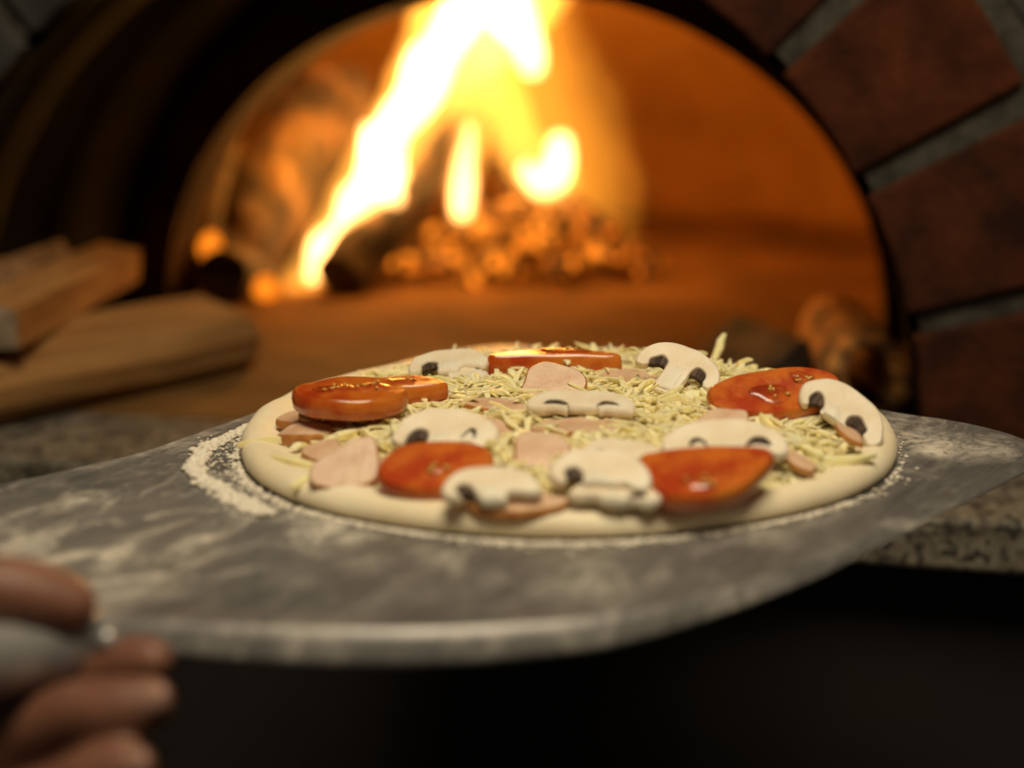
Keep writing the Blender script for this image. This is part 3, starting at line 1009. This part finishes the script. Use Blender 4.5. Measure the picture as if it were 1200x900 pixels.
def tomato(px, py, h, w, asp, t, tilt, spin, label, yaw=0, roll=0, seed=0, shape='oval', cells=((0.0, 0.0, 0.3, 0.22),), bend=0.0):
    root = lay('tomato_slice', px, py, h, tilt, spin, label, 'tomato', 'tomato slices on the pizza', yaw, roll, (w, w * asp, t))
    if shape == 'oval':
        pts = [(0.5 * math.cos(2 * math.pi * i / 12) * (1 + .05 * math.sin(i * 2.3 + seed)), 0.5 * asp * math.sin(2 * math.pi * i / 12) * (1 + .04 * math.cos(i * 1.7 + seed))) for i in range(12)]
    elif shape == 'half':      # straight cut edge toward -y
        pts = [(-0.5, -0.42 * asp), (-0.25, -0.46 * asp), (0.0, -0.45 * asp), (0.25, -0.47 * asp), (0.5, -0.42 * asp), (0.49, -0.1 * asp), (0.38, 0.28 * asp), (0.18, 0.48 * asp), (-0.1, 0.5 * asp), (-0.34, 0.32 * asp), (-0.48, -0.05 * asp)]
    else:                      # trapezoid wedge
        pts = [(-0.5, 0.30 * asp), (-0.46, -0.15 * asp), (-0.36, -0.46 * asp), (-0.12, -0.50 * asp), (0.16, -0.36 * asp), (0.36, -0.06 * asp), (0.49, 0.22 * asp), (0.46, 0.42 * asp), (0.2, 0.5 * asp), (-0.1, 0.48 * asp), (-0.36, 0.42 * asp)]
    poly = closed_spline([(x * w, y * w) for x, y in pts], 4)
    warp = lambda x, y: bend * (x / w) ** 2 * w + 0.0008 * n3((x, y, 0), 60, seed)
    slab(root, ('flesh', 'skin'), (M['tomato'], M['skin_t']), poly, t, w / 14, warp, 0.0012)
    rnd = random.Random(seed)
    SV, SF = [], []
    for cx, cy, rx, ry in cells:
        n = 20
        VV, FF = [], []
        for k, s in enumerate((0.0, 0.5, 0.85, 1.0)):
            for i in range(n):
                a = 2 * math.pi * i / n
                q = 1 + 0.2 * math.sin(2 * a + seed) + 0.12 * math.sin(3 * a + cx * 9)
                x, y = (cx + rx * s * q * math.cos(a)) * w, (cy + ry * s * q * math.sin(a)) * w
                z = t / 2 + warp(x, y) + (0.0009, 0.0010, 0.0006, -0.0003)[k]
                VV.append(Vector((x, y, z)))
        for k in range(3):
            for i in range(n):
                FF.append((k * n + i, k * n + (i + 1) % n, (k + 1) * n + (i + 1) % n, (k + 1) * n + i))
        tag(make('jelly', VV, FF, M['jelly'], root), 'dark red seed jelly')
        for q in range(7):
            a = rnd.uniform(0, 6.28)
            s = rnd.uniform(0.3, 0.9)
            x, y = (cx + rx * s * math.cos(a)) * w, (cy + ry * s * math.sin(a)) * w
            z = t / 2 + warp(x, y) + 0.0010
            b = len(SV)
            az = rnd.uniform(0, 3.14)
            for (lx, ly, lz) in ((-1, 0, 0), (0, -.6, 0), (1, 0, 0), (0, .6, 0), (0, 0, .45), (0, 0, -.45)):
                SV.append(Vector((x + 0.0016 * (lx * math.cos(az) - ly * math.sin(az)), y + 0.0016 * (lx * math.sin(az) + ly * math.cos(az)), z + 0.0016 * lz)))
            for f in ((0, 1, 4), (1, 2, 4), (2, 3, 4), (3, 0, 4), (1, 0, 5), (2, 1, 5), (3, 2, 5), (0, 3, 5)):
                SF.append(tuple(b + i for i in f))
    if SV:
        tag(make('seeds', SV, SF, M['seed'], root), kind='stuff')
    return root

def meat(px, py, h, w, asp, t, tilt, spin, label, yaw=0, roll=0, seed=0, bend=0.0, shape=0):
    root = lay('smoked_meat_slice', px, py, h, tilt, spin, label, 'meat', 'smoked meat slices on the pizza', yaw, roll, (w * 0.9, w * asp * 0.9, t))
    if shape == 0:
        pts = [(0.5 * math.cos(2 * math.pi * i / 11) * (1 + .10 * math.sin(i * 2.1 + seed)), 0.5 * asp * math.sin(2 * math.pi * i / 11) * (1 + .10 * math.cos(i * 1.6 + seed))) for i in range(11)]
    else:
        pts = [(-0.5, -0.3 * asp), (-0.2, -0.46 * asp), (0.2, -0.48 * asp), (0.46, -0.3 * asp), (0.5, 0.25 * asp), (0.42, 0.48 * asp), (0.15, 0.45 * asp), (-0.2, 0.25 * asp), (-0.46, 0.05 * asp)]
    poly = closed_spline([(x * w, y * w) for x, y in pts], 3)
    warp = lambda x, y: bend * (x / w) ** 2 * w + 0.0009 * n3((x, y, 0), 50, seed)
    slab(root, ('flesh', 'rind'), (M['ham'], M['rind']), poly, t, max(w / 11, 0.003), warp)
    return root

# tomato slices
tomato(410, 467, 0.0262, 0.050, 0.80, 0.0092, 4, 2, 'tomato slice with firelit top, front of two near the left rim of the pizza', seed=1, cells=((-0.14, 0.0, 0.17, 0.14), (0.2, 0.03, 0.15, 0.14)))
tomato(464, 459, 0.0225, 0.045, 0.50, 0.0100, 0, 10, 'tomato slice tucked behind and to the right of the firelit one near the left rim', yaw=6, seed=2, shape='half', cells=((0.0, 0.0, 0.2, 0.12),))
tomato(649, 427, 0.0225, 0.066, 0.26, 0.0125, -1, 0, 'thick tomato piece with a straight cut side at the back of the pizza', yaw=2, seed=3, shape='half', cells=((0.1, 0.05, 0.2, 0.1),))
tomato(908, 463, 0.027, 0.066, 0.46, 0.0070, 29, 10, 'glossy tomato slice with seeds leaning behind the right mushroom slice', yaw=2, seed=4, cells=((-0.05, -0.03, 0.16, 0.09), (0.22, 0.08, 0.10, 0.06)))
tomato(512, 551, 0.0185, 0.0475, 0.68, 0.0065, 22, 8, 'oval tomato slice at the front left of the pizza', seed=5, cells=((0.0, -0.08, 0.12, 0.06),))
tomato(832, 560, 0.0200, 0.053, 0.64, 0.0075, 19, 2, 'tomato wedge with a straight top edge at the front right of the pizza', seed=6, shape='wedge', cells=((-0.05, -0.12, 0.2, 0.10),))

# mushroom slices
mushroom(527, 427, 0.024, 0.042, 16, 12, 'mushroom slice at the back left of the pizza, topmost of two', seed=1, stem=0.5, aspect=0.95, gap=(0, 1.0), lean=0.2, cut=(False, True))
mushroom(550, 440, 0.020, 0.030, 12, 65, 'small mushroom slice under the back left one, its gills to the right', seed=2, stem=0.6, gap=(2.2, 0.4), sweep=(1.1, 0.9))
mushroom(797, 431, 0.029, 0.042, 42, -24, 'whole mushroom slice with its stem to the lower left at the back of the pizza', seed=3, stem=1.05, aspect=0.92, gap=(0.55, 0.7), lean=0.12, cut=(True, True))
mushroom(683, 476, 0.026, 0.049, 8, -4, 'mushroom slice lying flat in the centre of the pizza', seed=4, stem=0.1, aspect=0.9, gap=(1.1, 1.7), sweep=(0.95, 1.05), lean=-0.1)
mushroom(521, 510, 0.024, 0.0445, 28, -2, 'mushroom slice lying behind the oval front left tomato slice', seed=5, stem=0.55, aspect=1.0, gap=(0.25, 1.5), sweep=(1.05, 0.95), lean=0.25, cut=(False, True))
mushroom(978, 479, 0.024, 0.045, 42, -40, 'mushroom slice with ragged gills leaning at the right rim of the pizza', seed=6, stem=0.25, aspect=0.95, gap=(2.0, 2.4), sweep=(1.1, 0.8), lean=-0.3, cut=(True, True))
mushroom(855, 521, 0.0245, 0.053, 24, 2, 'mushroom slice with its cap above the straight edged front right tomato wedge', seed=7, stem=0.4, aspect=0.85, gap=(1.1, 0.3), sweep=(0.9, 1.05), lean=0.1, cut=(False, False))
mushroom(722, 533, 0.020, 0.034, 20, -8, 'mushroom slice behind the pair left of the front right tomato wedge', seed=8, stem=0.3, aspect=0.85, gap=(0, 2.0), sweep=(1.2, 0.8))
mushroom(700, 556, 0.0225, 0.039, 32, -6, 'round mushroom slice left of the front right tomato wedge, upper of the pair', seed=9, stem=0.25, aspect=1.0, gap=(0.0, 2.0), sweep=(1.05, 0.95), lean=-0.1, cut=(False, True))
mushroom(724, 582, 0.0160, 0.033, 14, -8, 'mushroom slice touching the front right tomato wedge at its lower left corner', seed=10, stem=0.4, aspect=0.8, gap=(2.2, 0), sweep=(1.0, 1.1), lean=0.2)
mushroom(568, 573, 0.0190, 0.037, 26, 6, 'mushroom slice with ragged gills in front of the oval tomato slice', seed=11, stem=0.5, aspect=0.9, gap=(0, 2.6), sweep=(1.1, 0.9), lean=-0.3, cut=(False, True))
mushroom(430, 487, 0.016, 0.020, 6, 10, 'small mushroom piece under the right end of the firelit tomato slice', seed=12, stem=0.1, aspect=0.8, gap=(0, 0))

# smoked meat slices
meat(362, 508, 0.0125, 0.027, 0.62, 0.0052, 8, 4, 'small smoked meat piece with brown rind in front of the left rim tomato slices', seed=1, bend=-0.25)
meat(352, 492, 0.0125, 0.022, 0.8, 0.004, 4, 20, 'smoked meat piece furthest left, under the firelit tomato slice', seed=2)
meat(392, 489, 0.0155, 0.032, 0.6, 0.0038, 6, -6, 'smoked meat slice flattened under the middle of the firelit tomato slice', seed=3)
meat(404, 546, 0.0165, 0.028, 0.86, 0.0042, 42, 8, 'large pink smoked meat slice standing near the front left rim', seed=4, shape=1)
meat(378, 531, 0.0125, 0.018, 0.8, 0.004, 22, 30, 'small smoked meat piece just left of the large pink slice', seed=5)
meat(437, 553, 0.0125, 0.020, 0.9, 0.0035, 24, 0, 'smoked meat slice peeking out between the large pink slice and the oval tomato', seed=6)
meat(648, 452, 0.023, 0.031, 0.82, 0.0045, 44, 6, 'round pink smoked meat slice below the thick back tomato piece', seed=7)
meat(742, 451, 0.0165, 0.046, 0.6, 0.0045, 12, -14, 'smoked meat slice under the stem of the back mushroom slice', seed=8)
meat(803, 459, 0.015, 0.030, 0.6, 0.004, 14, 5, 'pink smoked meat slice behind the stem of the back mushroom slice', seed=18)
meat(842, 505, 0.021, 0.032, 0.62, 0.0042, 32, 38, 'pink smoked meat slice rising below the glossy seeded tomato slice', seed=9)
meat(680, 505, 0.0185, 0.044, 0.5, 0.0060, 4, 2, 'smoked meat slice with broad brown rind just in front of the central mushroom slice', seed=10, bend=-0.15)
meat(634, 533, 0.0190, 0.024, 0.95, 0.0050, 38, -20, 'smoked meat slice with brown rind at left of the round mushroom slice', seed=11)
meat(573, 510, 0.0180, 0.026, 0.8, 0.004, 26, -20, 'smoked meat slice at the right end of the mushroom behind the oval tomato', seed=12)
meat(517, 473, 0.0170, 0.022, 0.6, 0.0055, 40, -45, 'smoked meat piece with brown rind right of the two left rim tomato slices', seed=13)
meat(585, 480, 0.0185, 0.036, 0.4, 0.0055, 10, -16, 'narrow smoked meat strip with brown rind left of the central mushroom slice', seed=14)
meat(995, 511, 0.0180, 0.017, 0.42, 0.003, 20, -62, 'narrow pink smoked meat strip in front of the right rim mushroom slice', seed=15)
meat(928, 484, 0.0190, 0.028, 0.5, 0.004, 22, -14, 'smoked meat strip between the seeded tomato slice and the right rim mushroom', seed=16)
meat(934, 541, 0.0165, 0.019, 0.42, 0.0035, 28, -42, 'smoked meat piece at the right end of the front right tomato wedge', seed=17)
meat(606, 592, 0.0120, 0.038, 0.45, 0.0045, 10, 0, 'smoked meat slice lying under the ragged front mushroom slice', seed=19)

# grated cheese: heaps of little shreds, one uncountable object
def cheese_h(x, y):
    """height of the cheese heap above the peel at a place on the pizza (local to its centre)"""
    q = math.hypot(x, y) / PR
    h = 0.0085 + 0.0115 * max(0, 1 - (q / 0.93) ** 6)
    h += 0.0040 * n3((x, y, 0), 45, 11)
    left = min(max((-0.055 - x) / 0.05, 0), 1)
    h -= 0.005 * left
    return max(h, 0.0075)
rnd = random.Random(11)
V, F = [], []
def shred(c, az, el, L, w, h, curve, lift):
    d = Vector((math.cos(az) * math.cos(el), math.sin(az) * math.cos(el), math.sin(el)))
    s = Vector((-math.sin(az), math.cos(az), 0))
    u = d.cross(s) * -1
    b = len(V)
    for k in range(5):
        t = k / 4 - 0.5
        ctr = c + d * (t * L) + s * (curve * (t * t - 0.08) * L) + Vector((0, 0, lift * (0.25 - t * t) * L))
        ww = w * (0.6 if k in (0, 4) else 1) * rnd.uniform(0.7, 1.25)
        hh = h * (0.6 if k in (0, 4) else 1) * rnd.uniform(0.7, 1.25)
        ctr = ctr + Vector((rnd.uniform(-1, 1), rnd.uniform(-1, 1), rnd.uniform(-1, 1))) * (w * 0.16)
        for (a, q) in ((-1, -1), (1, -1), (1, 1), (-1, 1)):
            V.append(ctr + s * (a * ww / 2 * rnd.uniform(0.8, 1.2)) + u * (q * hh / 2 * rnd.uniform(0.75, 1.25)))
    for k in range(4):
        for j in range(4):
            F.append((b + k * 4 + j, b + k * 4 + (j + 1) % 4, b + (k + 1) * 4 + (j + 1) % 4, b + (k + 1) * 4 + j))
    F.append((b, b + 1, b + 2, b + 3))
    F.append((b + 19, b + 18, b + 17, b + 16))
def blocked(p):
    """would this shred stick through or bury a slice"""
    for inv, a, b, t in TOPS:
        q = inv @ p
        if (q.x / (a * 1.04)) ** 2 + (q.y / (b * 1.04)) ** 2 < 1 and -t - 0.001 < q.z < t + 0.012:
            return True
    return False
# a lumpy bed first, so that no gaps show between the shreds
nb, nr = 90, 26
for k in range(nr + 1):
    for i in range(nb):
        a = 2 * math.pi * i / nb
        q = 0.80 * k / nr
        x, y = q * prad(a) * math.cos(a), q * prad(a) * math.sin(a)
        z = cheese_h(x, y) - 0.0026 + 0.0016 * n3((x, y, 0), 150, 5)
        V.append(Vector((x, y, max(z, 0.0088) if k < nr else 0.0064)))
for k in range(nr):
    for i in range(nb):
        F.append((k * nb + i, k * nb + (i + 1) % nb, (k + 1) * nb + (i + 1) % nb, (k + 1) * nb + i))
F.append(tuple(nr * nb + i for i in range(nb))[::-1])
count = 0
while count < 6600:
    a = rnd.uniform(0, 2 * math.pi)
    q = math.sqrt(rnd.random()) * 0.91
    x, y = q * PR * math.cos(a), q * PR * math.sin(a)
    if x < -0.06 and rnd.random() < min((-0.06 - x) / 0.07, 0.88): continue
    if q > 0.84 and rnd.random() < (q - 0.84) / 0.07 * 0.9: continue
    hh = cheese_h(x, y)
    lev = rnd.random() ** 0.6
    if rnd.random() < 0.06: lev += rnd.uniform(0, 0.5)
    z = 0.0075 + (hh - 0.0075) * lev + 0.0008
    if blocked(Vector((x, y, z)) + PC): continue
    L = rnd.uniform(0.007, 0.024) * (1 if q < 0.75 else 0.75)
    az = rnd.gauss(0.2, 1.1)
    el = rnd.gauss(0, 0.24)
    w = rnd.uniform(0.0016, 0.0034)
    shred(Vector((x, y, z)), az, el, L, w, w * rnd.uniform(0.35, 0.7), rnd.uniform(-0.9, 0.9), rnd.uniform(-0.3, 0.5))
    count += 1
# a few long shreds that stand out
def shred_px(px, py, h, az, el, L, w, curve=0.1, lift=0.1):
    shred(at_z(px, py, PEEL + h) - PC, az, el, L, w, w * 0.7, curve, lift)
shred_px(842, 409, 0.020, 0.9, 0.75, 0.020, 0.0038)
shred_px(425, 507, 0.014, 0.75, 0.12, 0.045, 0.0042, 0.3)
shred_px(345, 517, 0.010, 0.0, 0.05, 0.05, 0.0045, -0.1)
shred_px(350, 545, 0.010, -0.75, 0.05, 0.045, 0.0042, 0.3)
shred_px(375, 556, 0.010, 1.0, 0.05, 0.035, 0.0045, 0.1)
shred_px(935, 520, 0.017, -1.1, -0.15, 0.030, 0.0046, 0.2)
shred_px(985, 540, 0.012, 0.15, 0.05, 0.032, 0.0050, 0.1)
shred_px(545, 475, 0.016, -0.1, 0.0, 0.060, 0.0040, 0.1)
shred_px(590, 475, 0.017, -0.5, 0.0, 0.05, 0.0040, 0.1)
ch = make('grated_cheese', V, F, M['cheese'], smooth=False)
ch.location = PC
tag(ch, 'pale yellow grated cheese strewn over the middle of the pizza', 'cheese', kind='stuff')

# ------------------------------------------------------------------ loose flour by the left rim
rnd = random.Random(21)
path = spline([(290, 503, 2.5), (262, 517, 4), (240, 530, 5.5), (229, 546, 6.5), (235, 562, 7), (258, 577, 8), (284, 591, 10), (306, 602, 7)], 10)
V, F = [], []
def clump(p, r, sq):
    b = len(V)
    bm = bmesh.new()
    bmesh.ops.create_icosphere(bm, subdivisions=1, radius=r)
    off = rnd.uniform(0, 50)
    for v in bm.verts:
        q = v.co * (1 + 0.5 * n3(v.co, 300, off))
        V.append(p + Vector((q.x, q.y, max(q.z * sq, -p.z))))
    for f in bm.faces:
        F.append(tuple(b + v.index for v in f.verts))
    bm.free()
for x, y, w in path:
    for k in range(14):
        px = x + rnd.gauss(0, w * 0.7)
        py = y + rnd.gauss(0, w * 0.30)
        p = at_z(px, py, PEEL) - Vector((0, 0, PZ))
        clump(Vector((p.x, p.y, rnd.uniform(0.0001, 0.0013))), rnd.uniform(0.0008, 0.0026), 0.55)
for k in range(420):
    px, py = rnd.uniform(232, 318), rnd.uniform(512, 606)
    p = at_z(px, py, PEEL) - Vector((0, 0, PZ))
    q = p - Vector((PC.x, PC.y, 0))
    if q.length > PR * 1.17 or q.length < PR * 0.98: continue
    clump(Vector((p.x, p.y, 0.0002)), rnd.uniform(0.0003, 0.0009), 0.6)
for k in range(1500):
    a = R(rnd.gauss(-105, 38))
    q = prad(a) * (1.004 + abs(rnd.gauss(0, 0.009 + 0.012 * math.sin(a * 3) ** 2)))
    clump(Vector((PC.x + q * math.cos(a), PC.y + q * math.sin(a), 0.0002)), rnd.uniform(0.0004, 0.0013), 0.5)
fl = make('loose_flour', V, F, M['flour'])
fl.location = (0, 0, PZ + 0.0003)
tag(fl, 'ridge of loose white flour on the peel beside the left rim of the pizza', 'flour', kind='stuff')

# ------------------------------------------------------------------ hand
def capsule_chain(bm, pts, radii, n=14):
    path = spline([tuple(p) + (r,) for p, r in zip(pts, radii)], 4)
    P = [Vector(p[:3]) for p in path]
    rr = [p[3] for p in path]
    t0, t1 = (P[0] - P[1]).normalized(), (P[-1] - P[-2]).normalized()
    head = [(P[0] + t0 * rr[0] * c, rr[0] * s) for c, s in ((0.97, 0.2), (0.8, 0.6), (0.45, 0.89))]
    tail = [(P[-1] + t1 * rr[-1] * c, rr[-1] * s) for c, s in ((0.45, 0.89), (0.8, 0.6), (0.97, 0.2))]
    P = [h[0] for h in head] + P + [h[0] for h in tail]
    rr = [h[1] for h in head] + rr + [h[1] for h in tail]
    V, F = tube(P, rr, n)
    vs = [bm.verts.new(v) for v in V]
    for f in F:
        bm.faces.new([vs[i] for i in f])

D = at_depth
bm = bmesh.new()
# fingers: base in the palm, knuckle, middle joint, tip
capsule_chain(bm, [D(-40, 860, 0.470), D(40, 822, 0.466), D(105, 792, 0.460), D(156, 774, 0.452), D(180, 773, 0.448)], [0.0100, 0.0095, 0.0090, 0.0082, 0.0068])
capsule_chain(bm, [D(-50, 915, 0.455), D(24, 872, 0.450), D(76, 842, 0.440), D(136, 832, 0.430), D(172, 824, 0.428)], [0.0112, 0.0110, 0.0110, 0.0104, 0.0086])
capsule_chain(bm, [D(-40, 980, 0.445), D(40, 945, 0.440), D(95, 920, 0.430), D(132, 905, 0.422), D(154, 900, 0.419)], [0.0110, 0.0105, 0.0100, 0.0092, 0.0076])
capsule_chain(bm, [D(-30, 1020, 0.435), D(35, 990, 0.428), D(85, 968, 0.420), D(120, 955, 0.415)], [0.0098, 0.0092, 0.0086, 0.0068])
# thumb along the top of the handle
capsule_chain(bm, [D(-190, 808, 0.430), D(-110, 722, 0.432), D(-30, 693, 0.440), D(35, 698, 0.446), D(80, 709, 0.449)], [0.0150, 0.0128, 0.0118, 0.0112, 0.0092])
# palm: several overlapping masses
capsule_chain(bm, [D(-60, 855, 0.478), D(-75, 900, 0.462), D(-70, 960, 0.450), D(-60, 1010, 0.440)], [0.012, 0.0145, 0.0145, 0.0125])
capsule_chain(bm, [D(20, 868, 0.468), D(15, 915, 0.455), D(10, 960, 0.446)], [0.009, 0.0115, 0.010])
capsule_chain(bm, [D(-100, 860, 0.472), D(-150, 910, 0.455), D(-170, 960, 0.445)], [0.014, 0.018, 0.017])
capsule_chain(bm, [D(-190, 815, 0.438), D(-175, 870, 0.445), D(-150, 940, 0.450)], [0.015, 0.018, 0.017])
wr = D(-165, 905, 0.445)
fa = [wr, wr + Vector((-0.045, -0.05, -0.006)), wr + Vector((-0.12, -0.135, -0.012)), wr + Vector((-0.20, -0.23, -0.015))]
capsule_chain(bm, fa, [0.026, 0.026, 0.033, 0.039], 20)
me = bpy.data.meshes.new('person')
bm.to_mesh(me)
bm.free()
person = link('person', me, M['hand'])
rm = person.modifiers.new('remesh', 'REMESH')
rm.mode = 'VOXEL'
rm.voxel_size = 0.0016
rm.use_smooth_shade = True
sm = person.modifiers.new('smooth', 'SMOOTH')
sm.factor = 0.5
sm.iterations = 6
tag(person, 'bare hand gripping the peel handle, thumb on top and fingers curled under', 'person')

def nail(center, fwd, nrm, L, W):
    f = fwd.normalized()
    nn = (nrm - f * nrm.dot(f)).normalized()
    s = f.cross(nn)
    V, F = [], []
    for i in range(7):
        for j in range(7):
            a, b = (i / 6 - .5) * 2, (j / 6 - .5) * 2
            w = W / 2 * b * (1 - 0.25 * max(a, 0) ** 2)
            V.append(center + f * (a * L / 2 * (1 - 0.18 * b * b)) + s * w + nn * (-0.0016 * b * b - 0.0006 * a * a))
    for i in range(6):
        for j in range(6):
            F.append((i * 7 + j, i * 7 + j + 1, (i + 1) * 7 + j + 1, (i + 1) * 7 + j))
    o = make('fingernail', V, F, M['nail'], person)
    o.modifiers.new('solidify', 'SOLIDIFY').thickness = 0.0005
    return o
camp = Vector((0, 0, CAM_Z))
c = D(174, 820, 0.4195)
nail(c, D(172, 824, 0.428) - D(136, 832, 0.430), (camp - c) + Vector((0.15, 0, 0.05)), 0.011, 0.0095)
c = D(154, 897, 0.4118)
nail(c, D(154, 900, 0.419) - D(132, 905, 0.422), (camp - c) + Vector((0.15, 0, 0.05)), 0.010, 0.009)
c = D(80, 690, 0.4485)
nail(D(76, 679, 0.449), D(80, 709, 0.449) - D(35, 698, 0.446), Vector((0, 0.1, 1)), 0.012, 0.011)
V, F = tube([wr + (fa[2] - wr) * t for t in (0.72, 0.74, 1.0, 1.3, 1.75)], [0.035, 0.038, 0.041, 0.044, 0.048], 24)
tag(make('sleeve', V, F, M['sleeve'], person), 'dark sleeve')
